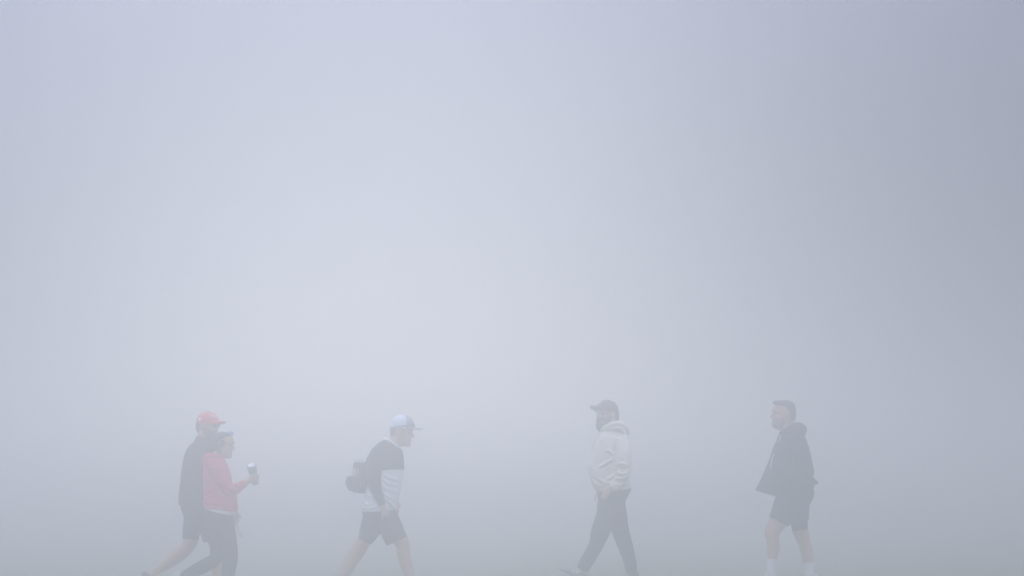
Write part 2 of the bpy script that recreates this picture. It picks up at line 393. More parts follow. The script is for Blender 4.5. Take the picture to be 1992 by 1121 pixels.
def shoe(fr, ax, ay, hx, hy, tx, ty, parent, m, d, sole=RUB, laces=None, name='shoe'):
    # ankle, heel and toe pixels
    A = np.array([ax, ay]); Hh = np.array([hx, hy]); T = np.array([tx, ty]); u = (T - Hh) / np.linalg.norm(T - Hh)
    up = A - (Hh + u * np.dot(A - Hh, u)); up /= np.linalg.norm(up)
    L_ = np.linalg.norm(T - Hh); p = lambda l, h: tuple(Hh + u * l * L_ + up * h)
    mb = MB(fr)
    mb.limb([p(-.02, 7) + (d, 6.5, 5.5), p(.12, 7.5) + (d, 7.5, 7), p(.32, 7.5) + (d, 7.5, 7.5), p(.55, 6) + (d, 6, 8.5), p(.78, 4.6) + (d, 4.6, 9.5), p(.97, 3.8) + (d, 3.6, 7)], round0=.5, round1=.7)
    mb.limb([p(.2, 8) + (d, 8, 6.8), p(.2, 16) + (d, 7.6, 6.4)])
    s = mb.build(name, m, parent, voxel=.006, smooth=2)
    mb = MB(fr)
    mb.limb([p(-.04, 1) + (d, 1.6, 5), p(.15, 1) + (d, 1.9, 7), p(.5, .8) + (d, 1.7, 8.6), p(.8, .9) + (d, 1.6, 9.8), p(1.0, 1.8) + (d, 1.4, 7)], round0=.5, round1=.5)
    mb.build('sole', sole, s)
    if laces:
        mb = MB(fr)
        for k in range(5):
            a = .36 + .075 * k; h = 14.6 - k * 1.55
            q = [p(a, h - .2) + (d - 5.5,), p(a + .045, h + .5) + (d - 2,), p(a - .01, h + .6) + (d + 2,), p(a + .03, h - .2) + (d + 5.5,)]
            mb.limb([w + (.75, .75) for w in q], n=8, sub=3)
            q = [p(a, h - 2.6) + (d - 7.3,), p(a + .035, h - .1) + (d - 5.8,)]
            mb.limb([w + (.75, .75) for w in q], n=8, sub=3)
        mb.limb([p(.34, 15.5) + (d - 2, .6, .6), p(.42, 20) + (d - 4, .6, .6), p(.5, 18.5) + (d - 6, .6, .6), p(.4, 15.5) + (d - 3, .6, .6)], n=8)
        mb.build('laces', laces, s)
    return s
def strand(fr, pts, r, name, m, parent):
    mb = MB(fr); mb.limb([p + (r, r) for p in pts], n=8, sub=4, round1=1); return mb.build(name, m, parent)

# ================================================================ man in the red cap (farther of the pair)
def man_red_cap():
    fr = Frame(392, 1171, D + 0.34)
    H = Head(fr, 405, 831, 1.12, -30, 1)
    b = MB(fr); H.face(b)
    b.limb([(403, 836, 0, 12, 12), (395, 852, 0, 13, 14), (388, 870, 0, 18, 20)])
    b.rows([(868, 868, 370, 404, 26, 0), (890, 890, 364, 412, 32, 0), (930, 930, 360, 416, 31, 0), (965, 965, 358, 414, 30, 0), (1000, 1000, 361, 412, 31, 0), (1018, 1018, 366, 408, 28, 0)])
    # legs: rear leg pushing off to the left (near side), front leg hidden behind the woman
    b.limb([(382, 1000, -14, 20, 17), (377, 1030, -15, 18, 17), (372, 1056, -15, 14.5, 14), (362, 1071, -15, 13, 13), (342, 1086, -15, 13.5, 13.5), (322, 1101, -15, 10, 10), (303, 1115, -15, 6.8, 7), (294, 1123, -15, 6.6, 7)])
    b.limb([(390, 1000, 14, 20, 17), (408, 1035, 15, 17, 16), (422, 1066, 15, 13.5, 13), (422, 1082, 15, 12, 12.5), (421, 1104, 15, 12, 13), (422, 1135, 15, 7.5, 8), (424, 1158, 15, 6.5, 7)])
    b.limb([(388, 876, -28, 11, 11), (383, 925, -33, 9, 9), (398, 958, -34, 7.5, 7.5), (420, 985, -34, 5, 4.5)])
    hand(b, 421, 987, -34, 60, -1)
    b.limb([(388, 876, 28, 11, 11), (380, 925, 33, 9, 9), (376, 960, 34, 7.5, 7.5), (380, 985, 34, 5, 4.5)])
    hand(b, 380, 988, 34, 85, -1, cs=-1)
    p = person(fr, b, 'man in a red cap, dark top and shorts walking behind the woman in pink', SKIN_TAN)
    H.eyes(p, HAIR)
    # hair under the cap and full beard
    m = MB(fr); H.shell(m, [(12, -11, -18.6, 9), (17, -8, -20.4, 13.4), (22, -4, -20.8, 15.4), (28, 4, -21, 16), (32, 6, -20.6, 16)])
    m.build('hair', HAIR, p)
    m = MB(fr); H.shell(m, [(-4, 13, 3, 5), (-1, 17.5, -3, 8.5), (4, 18.8, -6.5, 11.8), (9, 18.0, -8, 13.4), (13, 17.9, -9, 14.0), (15, 17.2, -7, 14.2), (16.8, 13, -6, 14.4), (19, 8, -5.6, 14.6), (23, 2.5, -5, 15)])
    m.build('beard', BEARD, p)
    m = MB(fr)
    for q in (-1, 1):
        m.ball(H(17.6, q * 6, 23.6), [1.2 * H.k, 4.6 * H.k, 3.4 * H.k], M=H.M); H.stick(m, [(17.6, q * 10, 25, .8), (8, q * 15.4, 24.6, .8), (-3, q * 15.8, 24, .8)])
    H.stick(m, [(18.4, -3, 24.6, .8), (19.3, 0, 25, .8), (18.4, 3, 24.6, .8)])
    m.build('sunglasses', SMOKE, p)
    c, br, rows = cap(H, p, RED, RED, 0, droop=6.5, lift=1.5, slope=.1)
    t0 = math.radians(-22)
    lettering('Titleist', 'lettering', WHITE, c, lambda x, y, h: on_cap(H, rows, t0 + x / 19.0, 40 + y, .35 + h * 3), 7.6, .35, bold=.03, spacing=.95)
    mb = MB(fr)
    mb.plate(lambda u, v: on_cap(H, rows, math.radians(-104) + (u - .5) * .30, 32.5 + v * 5.2, .35), 6, 4, .5 * PX, H.M @ Vector((0, -1, 0)))
    mb.build('emblem', WHITE, c)
    # dark underside edge of the brim
    # top
    g = MB(fr)
    g.rows([(858, 858, 386, 404, 15, 0), (864, 863, 373, 409, 26, 0), (875, 873, 364, 412, 33, 0), (890, 888, 358.5, 416, 36, 0), (917, 917, 353.5, 420, 37, 0), (945, 945, 350.5, 421, 36, 0), (965, 965, 348.5, 420, 35, 0), (981, 982, 348, 418, 34, 0), (984, 985, 350, 416, 33, 0)])
    for q in (-1, 1):
        g.limb([(389, 872, 26 * q, 15, 12), (384, 900, 33 * q, 14.5, 12), (382, 928, 35 * q, 13, 11), (390 if q < 0 else 378, 950, 36 * q, 11.5, 10), ((406 if q < 0 else 379), 970, 35 * q, 9, 8.5), ((418 if q < 0 else 380), 982, 35 * q, 7.5, 7)], round0=1)
    g.limb([(397, 852, 0, 14, 14.5), (393, 864, 0, 17, 19)])
    g.build('pullover', CHAR, p, voxel=.007, smooth=4, ripple=.0045, rs=(7, 7, 12), seed=3,
            creases=[([(366, 880), (372, 900), (370, 925)], 3, -1.2), ([(352, 955), (368, 962), (384, 975)], 2.5, 1.2), ([(352, 972), (372, 974), (392, 978)], 2, 1.2)])
    s = MB(fr)
    s.rows([(975, 975, 350, 415, 33, 0), (990, 990, 352, 414, 34, 0), (1008, 1008, 358, 416, 35, 0), (1020, 1020, 360, 414, 34, 0), (1028, 1028, 366, 410, 30, 0)])
    s.limb([(384, 1000, -16, 25, 18), (376, 1030, -17, 18.5, 19), (373, 1049.5, -17, 16.5, 18.5)])
    s.limb([(390, 1000, 16, 24, 18), (403, 1030, 17, 19, 19), (411, 1050, 17, 18.5, 18.5)])
    s.build('shorts', DARK, p, voxel=.007, smooth=3, ripple=.003, rs=(9, 9, 5), seed=5, creases=[([(366, 1000), (372, 1030)], 3, 1)])
    shoe(fr, 294, 1121, 276, 1121, 305, 1166, p, DARK, -15)
    shoe(fr, 424, 1156, 413, 1171, 459, 1169, p, DARK, 15)
    GARM(p)
man_red_cap()

# ================================================================ woman in pink
def woman():
    fr = Frame(428, 1173, D - 0.38)
    H = Head(fr, 435.5, 867.5, 1.05, -14, -6)
    b = MB(fr); H.face(b)
    b.limb([(432, 872, 0, 8.5, 8.5), (427, 886, 0, 8.5, 8.5), (423, 898, 0, 12, 13)])
    b.rows([(894, 894, 408, 436, 22, 0), (912, 912, 403, 440, 26, 0), (940, 940, 403, 446, 24, 0), (968, 968, 404, 446, 24, 0), (998, 998, 403, 450, 29, 0), (1018, 1018, 406, 448, 28, 0)])
    b.limb([(430, 1005, 13, 19, 15), (428, 1045, 14, 17, 15), (420, 1086, 14, 11.5, 12), (408, 1096, 14, 11, 11), (384, 1107, 14, 11, 12), (360, 1118, 14, 7.5, 8), (344, 1124, 14, 5.5, 6)])
    b.limb([(434, 1005, -12, 20, 15), (443, 1045, -13, 17, 15), (449, 1082, -13, 12.5, 12.5), (447, 1105, -13, 11.5, 12.5), (445, 1135, -13, 7.5, 8), (444, 1160, -13, 5.5, 6)])
    b.limb([(419, 902, -22, 10, 9), (434, 930, -27, 8, 8), (449, 951, -28, 7, 7), (468, 947, -29, 6, 6), (486, 937, -30, 4.2, 4)], round0=1)
    b.limb([(423, 902, 22, 9, 9), (436, 935, 27, 8, 8), (450, 962, 27, 7, 7), (455, 985, 24, 5.4, 5), (455, 996, 22, 4, 3.6)], round0=1)
    # near hand closed round the tumbler: back of the hand to the camera
    b.limb([(484, 938.5, -30, 4.3, 3.8), (489, 936, -30.5, 6, 3.6), (495, 932.5, -31, 7.4, 3.4), (499.5, 931, -30.5, 6.8, 3)], round0=1, round1=1)
    for k, (yy, ln) in enumerate(((925.6, 1), (929.3, 1.06), (933, 1), (936.4, .86))):
        cx, cy = 496.5, 0; R_ = 8.6; seg = []
        for ph in (0, 35, 75, 115, 155):
            a = math.radians(-62 + ph * ln)
            seg.append((cx + R_ * math.cos(a), yy - .5 * (ph / 60), -22 + R_ * math.sin(a), 1.75 - ph * .002, 1.75 - ph * .002))
        b.limb([(496, yy + 1.4, -31, 2, 2)] + seg, n=10, sub=3, round1=1)
    seg = [(487, 935, -29, 2.6, 2.6)] + [(496.5 + 8.4 * math.cos(math.radians(a)), 929 - (i * 1.6), -22 + 8.4 * math.sin(math.radians(a)), 2 - i * .1, 2 - i * .1) for i, a in enumerate((-140, -175, -215, -245))]
    b.limb(seg, n=10, sub=3, round1=1)
    hand(b, 455, 996, 22, 82, -1, sc=.82, cs=-1, curl=.55)
    p = person(fr, b, 'woman in a pink hooded top and black leggings holding a lidded tumbler out in front')
    H.eyes(p, HAIR)
    m = MB(fr); H.shell(m, [(10, -12, -18, 8), (15, -8, -20.6, 13.2), (20, -4, -21.4, 15.4), (26, 1, -22, 16.4), (31, 5, -22.2, 17), (35, 9, -21.8, 16.6), (39, 12.6, -20, 15.4), (43, 11.6, -16, 12), (46, 7, -10, 8), (47, 2, -5, 4)])
    H.stick(m, [(-18, 1, 30, 5), (-23, 1, 27, 6), (-26, 2, 19, 6.8), (-25.5, 3, 9, 6.4), (-23, 3, 0, 5), (-21, 3, -9, 3.6), (-20, 3, -15, 1.6)], 14)
    H.stick(m, [(5, -12.4, 30, 5), (1, -13.2, 24, 4.6), (-5, -13.4, 18, 4.8), (-12, -12, 13, 4.6)], 12); H.stick(m, [(6, 13.6, 30, 4), (2, 15.4, 24, 3.4), (-5, 15.6, 18, 3.6), (-12, 13, 13, 4)], 12)
    h = m.build('hair', HAIR, p, voxel=.006, smooth=2, ripple=.003, rs=(30, 30, 8))
    m = MB(fr)
    for q in (-1, 1): m.ball(H(11.6, q * 6.6, 46.2), [4.2 * H.k, 5.0 * H.k, 1.5 * H.k], M=H.M @ Matrix.Rotation(math.radians(40), 3, 'Y') @ Matrix.Rotation(math.radians(-q * 16), 3, 'X'))
    lens = m.build('lens', LENS, None)
    m = MB(fr)
    for q in (-1, 1): H.stick(m, [(11, q * 11.6, 44.5, .7), (4, q * 16, 37, .6), (-5, q * 17, 29, .6)])
    H.stick(m, [(12.6, -3, 46.4, .6), (13, 0, 46.8, .6), (12.6, 3, 46.4, .6)])
    sg = m.build('sunglasses', SMOKE, p); lens.parent = sg; lens.location = (0, 0, 0)
    g = MB(fr)
    g.rows([(886, 890, 408, 434, 16, 0), (893, 896, 401, 438, 25, 0), (903, 906, 396.5, 443, 28, 0), (920, 920, 395, 448, 29, 0), (940, 940, 395, 453, 28, 0), (965, 965, 396, 458.5, 28, 0), (978, 982, 396, 460, 30, 0), (987, 992, 396, 461, 31, 0), (989, 998, 397, 458, 31, 0)])
    g.limb([(415, 903, -19, 15, 11), (425, 922, -25, 12.5, 10), (437, 940, -27, 11.2, 9.6), (447, 953, -28, 10.5, 9.2), (460, 953.5, -28, 10, 8.6), (471, 946, -29, 8.6, 7.6), (482, 939.5, -30, 6.4, 6)], round0=1)
    g.limb([(420, 903, 18, 13, 11), (434, 935, 26, 11, 10), (447, 962, 27, 10, 9), (453, 985, 24, 7, 7), (455, 993, 22, 6, 6)], round0=1)
    t = g.build('hooded_top', PINK, p, voxel=.0065, smooth=3, ripple=.005, rs=(9, 9, 14), seed=8,
            creases=[([(402, 962), (416, 954), (428, 950)], 2.2, 2.56), ([(398, 975), (414, 966), (430, 962)], 2, 2.24), ([(430, 925), (440, 935), (446, 946)], 2.4, 2.56), ([(455, 962), (446, 956), (438, 948)], 2, -2.56), ([(470, 950), (464, 944), (458, 942)], 1.8, 1.92), ([(410, 915), (422, 912), (436, 916)], 2.4, 1.92), ([(400, 983), (420, 985), (440, 988)], 1.4, -1.92)])
    m = MB(fr)
    m.limb([(433, 891, -9, 4.2, 4.2), (424, 889.5, -17, 5, 5), (410, 887, -17, 5.6, 5.5), (401, 892, -8, 6.4, 6), (399, 896, 2, 7, 7), (401, 892, 10, 6.4, 6), (410, 887, 17, 5.6, 5.5), (424, 889.5, 17, 5, 5), (433, 891, 9, 4.2, 4.2)], n=12)
    m.build('hood', PINK, t, voxel=.0065, smooth=4)
    s = MB(fr)
    s.rows([(984, 990, 397, 459, 29, 0), (988, 999, 397.5, 458, 29.5, 0), (992.5, 1004.5, 402, 452, 29, 0), (995, 1006, 410, 444, 24, 0)])
    s.build('undershirt', WHITE, p, voxel=.006, smooth=1)
    s = MB(fr)
    s.rows([(990, 990, 398, 452, 27, 0), (1003, 1003, 398, 453, 29, 0), (1020, 1020, 400, 455, 30, 0), (1035, 1035, 405, 457, 27, 0)])
    s.limb([(425, 1010, 14, 22, 16), (424, 1050, 15, 18.5, 16), (419, 1085, 15, 13, 13), (407, 1096, 15, 13, 13), (385, 1108, 15, 13, 13.5), (362, 1118, 15, 9.5, 9), (350, 1123, 15, 7, 7)], round1=.2)
    s.limb([(432, 1010, -13, 24, 16), (441, 1045, -14, 20, 16), (449, 1080, -14, 15.6, 14), (448, 1100, -14, 14, 14), (445.5, 1125, -14, 11.5, 11), (444, 1150, -14, 7.5, 8)], round1=.2)
    s.build('leggings', BLACK, p, voxel=.0065, smooth=4, ripple=.002, rs=(9, 9, 9), seed=2)
    shoe(fr, 342, 1124, 333, 1117, 341, 1160, p, RUB, 14)
    shoe(fr, 444, 1160, 434, 1173, 474, 1172, p, RUB, -13)
    # tumbler in the hand
    tf = Frame(499, 942, D - 0.38); off = -22
    m = MB(tf)
    m.limb([(499.2, 943, off + 5, 5.9, 5.9), (498.4, 938, off + 3, 6.4, 6.4), (496, 924, off - 3, 7.4, 7.4), (493.4, 911, off - 9, 8.5, 8.5)], n=28)
    tb = tag(m.build('tumbler', CUPM, None), 'grey metal tumbler with a shiny lid held up by the woman in pink', 'tumbler')
    m = MB(tf); m.limb([(493.4, 911, off - 9, 8.9, 8.9), (492.9, 908.6, off - 10.2, 9.3, 9.3), (492.5, 906.8, off - 11, 9.1, 9.1)], n=28)
    ring = m.build('rim', STEEL, tb)
    m = MB(tf); m.limb([(492.5, 906.9, off - 10.9, 7.6, 7.6), (492.2, 905.2, off - 11.8, 7.0, 7.0), (492, 904.6, off - 12.1, 4.2, 4.2)], n=28)
    m.build('lid', mat('clear_white_lid', (.8, .82, .84), .2, .03, 20, 0), tb)
    m = MB(tf); m.limb([(495.2, 919.6, off - 5, 7.95, 7.95), (494, 913.6, off - 7.8, 8.5, 8.5)], n=28)
    m.build('band', GREEN, tb)
    # paper in the far hand
    qf = Frame(460, 1050, D - 0.38); m = MB(qf)
    def sheet(u, v):
        x = 452 + 13 * v + (u - .5) * (7 + 5 * v); y = 1012 + 34 * v + (u - .5) * 5
        return qf.P(x, y, 22 + 6 * math.sin(u * 2.4))
    m.plate(sheet, 8, 8, .0012, Vector((0, 1, 0)))
    tag(m.build('paper_sheet', WHITE, None), 'small white paper sheet sticking out past the front thigh of the woman in pink', 'paper')
    GARM(p)
woman()

# ================================================================ man with the trucker cap
def man_backpack():
    fr = Frame(745, 1171, D)
    H = Head(fr, 781.5, 843, 1.13, -8, -5)
    b = MB(fr); H.face(b)
    b.limb([(779, 846, 0, 14, 13), (770, 860, 0, 14, 14), (760, 874, 0, 19, 20)])
    b.rows([(878, 878, 728, 776, 27, 0), (900, 900, 722, 779, 33, 0), (930, 930, 720, 778, 33, 0), (960, 960, 718, 775, 32, 0), (990, 990, 710, 768, 31, 0), (1010, 1010, 714, 766, 30, 0)])
    b.limb([(733, 1000, 14, 23, 17), (713, 1040, 15, 16, 16), (693, 1077, 15, 14.6, 15), (682, 1093, 15, 14, 14), (670, 1117, 15, 11.4, 12), (658, 1142, 15, 7, 7.5), (653, 1153, 15, 6.8, 7)])
    b.limb([(752, 1000, -14, 22, 17), (770, 1035, -15, 19, 17), (784, 1060, -15, 13.8, 14.5), (786, 1080, -15, 12.8, 13.5), (792, 1102, -15, 11.8, 12.6), (800, 1126, -15, 8.6, 9), (806, 1148, -15, 6.6, 7), (808, 1156, -15, 6.8, 7)])
    b.limb([(738, 890, -28, 13, 11), (730, 925, -34, 10.5, 10), (733, 955, -36, 9, 8.4), (745, 983, -37, 5.6, 5), (747, 990, -37, 5, 4.2)], round0=1)
    hand(b, 747.5, 991, -37, 78, -1, sc=.92, curl=.5)
    b.limb([(742, 890, 28, 13, 11), (750, 925, 34, 10.5, 10), (760, 950, 35, 8, 8), (764, 972, 34, 5.4, 5)], round0=1)
    hand(b, 764.5, 974, 34, 80, -1, sc=.92, cs=-1)
    p = person(fr, b, 'man with head bent in a white and grey cap and two-tone shirt')
    H.eyes(p, HAIR)
    c, br, rows = cap(H, p, MESHW, GREYC, 1.5, droop=2.6, lift=2.5, slope=.06, rows=[(28.2, 18, -21.2, 16.6), (30, 18.8, -21.6, 17.2), (35, 19, -21, 17.4), (42, 18.4, -19, 16.4), (48, 14.5, -15, 13), (52, 7, -9, 7.5), (53.6, 2, -4, 3)])
    # grey front panels
    m = MB(fr)
    for s_ in (1,):
        m.plate(lambda u, v: on_cap(H, rows, math.radians(-58 + 116 * u), 28.6 + 24 * v, .45 if v < .95 else .2), 20, 12, .5 * PX, H.M @ Vector((.8, 0, .6)))
    m.build('front_panel', GREYC, c)
    m = MB(fr)
    H.stick(m, [(-1, -18.2, 28.6, .6), (5, -17.4, 28.6, .6)], 6)
    for q in (-1, 1): H.stick(m, [on for on in [(-14, q * 13.2, 29.6, .9), (-4, q * 17.9, 31.4, .9), (6, q * 17.2, 34.0, .9), (14, q * 13.5, 36.5, 1.1)]])
    for q in (-1, 1): m.ball(H(18.8, q * 6.4, 36.8), [1.6 * H.k, 5.6 * H.k, 3.6 * H.k], M=H.M @ Matrix.Rotation(math.radians(q * 24), 3, 'Z'))
    H.stick(m, [(20.5, -3, 38, .8), (21, 0, 38.4, .8), (20.5, 3, 38, .8)])
    m.build('sunglasses', SMOKE, p)
    m = MB(fr); H.shell(m, [(15, -12, -18.6, 10), (20, -8, -20, 14), (26, -3, -20.4, 15.8), (30, 2, -20.6, 16)])
    m.build('hair', mat('grey_hair', (.22, .19, .17), .8, .2, 80, .5, 400), p)
    # shirt: white body, dark shoulders, white collar
    g = MB(fr)
    g.rows([(884, 884, 726, 781, 30, 0), (900, 900, 719, 784, 36, 0), (918, 916, 716, 785.5, 37, 0), (932, 932, 716, 783, 36, 0), (945, 945, 715, 781, 36, 0), (962, 962, 710, 778, 36, 0), (980, 980, 705.5, 774.5, 35, 0), (995, 994, 703, 771.5, 35, 0), (997, 996, 705, 769, 34, 0)])
    sh = g.build('shirt', WHITE, p, voxel=.0068, smooth=3, ripple=.005, rs=(7, 7, 13), seed=11,
            creases=[([(748, 924), (762, 932), (776, 934)], 2, 3.40), ([(746, 934), (758, 942), (774, 946)], 2, 3.06), ([(744, 944), (756, 954), (772, 958)], 2, 3.06), ([(745, 956), (755, 966), (768, 972)], 2, 3.06), ([(748, 970), (758, 978), (768, 988)], 2, 3.74), ([(714, 955), (718, 966), (728, 968)], 2, 3.40), ([(708, 972), (718, 984), (728, 980)], 2, 3.40), ([(706, 988), (722, 990), (738, 984)], 1.8, 3.40)])
    y = MB(fr)
    y.rows([(857, 868, 748, 779, 15, 0), (862, 872, 739, 781, 24, 0), (871, 878, 729, 783, 32, 0), (884, 886, 721, 784.5, 36, 0), (896, 896, 715.5, 785.5, 38, 0), (906, 905, 714, 786.3, 38.5, 0), (919, 914, 714, 787, 38, 0)])
    y.build('yoke', NAVY, sh, voxel=.0068, smooth=2, ripple=.003, rs=(7, 7, 10), seed=4)
    for q in (-1, 1):
        y = MB(fr)
        if q < 0: pts = [(741, 884, -25, 19, 13), (733, 905, -33, 16.5, 13), (729.5, 926, -36, 14.8, 12), (731, 944, -37, 13, 11), (735, 958, -37.5, 11, 10), (741, 972, -38, 8.6, 8), (746, 984, -38, 6.6, 6.4)]
        else: pts = [(745, 884, 25, 19, 13), (746, 905, 33, 15, 13), (750, 926, 35, 12, 11.5), (757, 946, 36, 10, 9.5), (762, 966, 36, 7, 7)]
        y.limb(pts, round0=1)
        y.build('sleeve', NAVY, sh, voxel=.0065, smooth=3, ripple=.004, rs=(9, 9, 15), seed=6, creases=[([(718, 930), (730, 934), (742, 930)], 2, -1.5), ([(722, 948), (732, 950), (743, 944)], 2, -1.5)] if q < 0 else ())
    m = MB(fr)
    m.limb([(751, 857, -10, 4, 3.4), (760, 862, -17, 4.4, 3), (771, 870, -17, 4.4, 3), (780, 876.5, -8, 4, 3), (782, 878, 0, 3.6, 3), (780, 876.5, 8, 4, 3), (771, 870, 17, 4.4, 3), (760, 862, 17, 4.4, 3), (751, 857, 10, 4, 3.4), (748, 855, 0, 4, 4), (751, 857, -10, 4, 3.4)], n=12)
    m.limb([(764, 867, -19, 5, 1.6), (767, 873, -21, 4, 1.6), (766, 876, -22, 1.5, 1.2)], n=12)
    m.build('collar', WHITE, sh, voxel=.005, smooth=2)
    s = MB(fr)
    s.rows([(990, 990, 706, 769, 33, 0), (1000, 1000, 705, 772, 34.5, 0), (1012, 1012, 708.5, 778, 35.5, 0), (1025, 1025, 712, 778, 34, 0), (1034, 1034, 718, 765, 28, 0)])
    s.limb([(733, 1004, 15, 26, 19), (724, 1022, 16, 23, 19.5), (716, 1040, 16, 18.5, 19.5), (709.5, 1055, 16, 13.8, 19)])
    s.limb([(748, 1004, -16, 25, 19), (760, 1025, -17, 23, 19.5), (767, 1041, -17, 22, 19.5), (772.5, 1054, -17, 21.5, 19)])
    s.build('shorts', DARK, p, voxel=.007, smooth=2, ripple=.0035, rs=(9, 9, 6), seed=12, creases=[([(735, 1010), (737, 1040)], 2.5, -1.5), ([(755, 1010), (768, 1040)], 3, 1.2)])
    for ax, ay, hx, hy, tx, ty, d in ((653, 1151, 641, 1148, 672, 1176, 15), (808, 1156, 799, 1171, 843, 1163, -15)):
        sk = MB(fr); sk.limb([(ax + 1, ay - 8, d, 7.6, 8), (ax, ay, d, 7.6, 8)]); sk.build('sock', SOCK, p)
        shoe(fr, ax, ay, hx, hy, tx, ty, p, RUB, d)
    # backpack
    kf = Frame(695, 961, D); m = MB(kf)
    m.rows([(899.5, 900, 690, 712, 16, 0), (903, 903, 687.5, 714, 21, 0), (912, 912, 686.5, 715, 23, 0), (930, 930, 684, 716, 24, 0), (948, 950, 684, 716, 24, 0), (957, 959.5, 686, 712, 21, 0), (959, 961, 690, 708, 17, 0)], pw=3)
    bp = tag(m.build('backpack', PACK, None, voxel=.006, smooth=2, ripple=.005, rs=(16, 16, 16), seed=3, creases=[([(692, 908), (702, 912), (712, 906)], 1.8, -1.6), ([(700, 930), (703, 945), (702, 956)], 2, 1.8)]),
             'small dark grey backpack hanging low on the back of the man in the white cap', 'backpack')
    m = MB(kf)
    m.rows([(928, 928, 676.5, 690, 17, 0), (931, 931, 674.5, 692, 19, 0), (941, 941, 672.8, 694, 19.5, 0), (950, 951, 676, 694, 19, 0), (955.5, 957, 680, 693, 16, 0)], pw=3)
    m.build('front_pocket', PACK, bp, voxel=.005, smooth=2, ripple=.005, rs=(22, 22, 22), seed=9)
    m = MB(kf)
    m.rows([(927.5, 928, 684, 703, 7, -23), (931, 932, 683, 704, 8, -24), (945, 946, 684, 704, 8, -24), (956, 957, 687, 702, 6, -22)], pw=3)
    m.build('side_pocket', PACK, bp, voxel=.005, smooth=2)
    for q in (-1, 1):
        m = MB(kf); m.limb([(712, 903, 13 * q, 1.3, 4.5), (719, 888, 22 * q, 1.3, 4.5), (736, 866, 26 * q, 1.3, 4.5), (752, 859, 25 * q, 1.3, 4.5), (768, 868, 25 * q, 1.3, 4.5), (782, 890, 24 * q, 1.3, 4.5), (783.5, 905, 27 * q, 1.3, 4.2)], n=12)
        m.build('strap', mat('strap_webbing', (.022, .026, .034), .8, .2, 30, .3), bp)
    m = MB(kf); m.limb([(693, 901, 0, 1.2, 1.6), (697, 896.5, 0, 1.2, 1.6), (705, 896, 0, 1.2, 1.6), (710, 901, 0, 1.2, 1.6)], n=10)
    m.build('handle', RUB, bp)
    m = MB(kf); m.limb([(697.6, 914, -24, .9, .9), (698.5, 926, -24.5, .9, .9)], n=8); m.build('zip_pull', WHITE, bp)
    bf = Frame(692, 929, D); m = MB(bf)
    m.limb([(691.4, 940, -26, 4.3, 4.3), (691.2, 926, -26, 4.4, 4.4), (691, 918.5, -26, 4.3, 4.3), (691, 916.5, -26, 2.4, 2.4), (691, 914, -26, 2.4, 2.4)], n=20, sub=3)
    bo = tag(m.build('bottle', BOT, None), 'pale bottle standing in the side pocket of the grey backpack', 'bottle')
    m = MB(bf); m.limb([(691, 914.6, -26, 2.9, 2.9), (691, 911.4, -26, 2.8, 2.8)], n=16); m.build('bottle_cap', RUB, bo)
    GARM(p)
man_backpack()

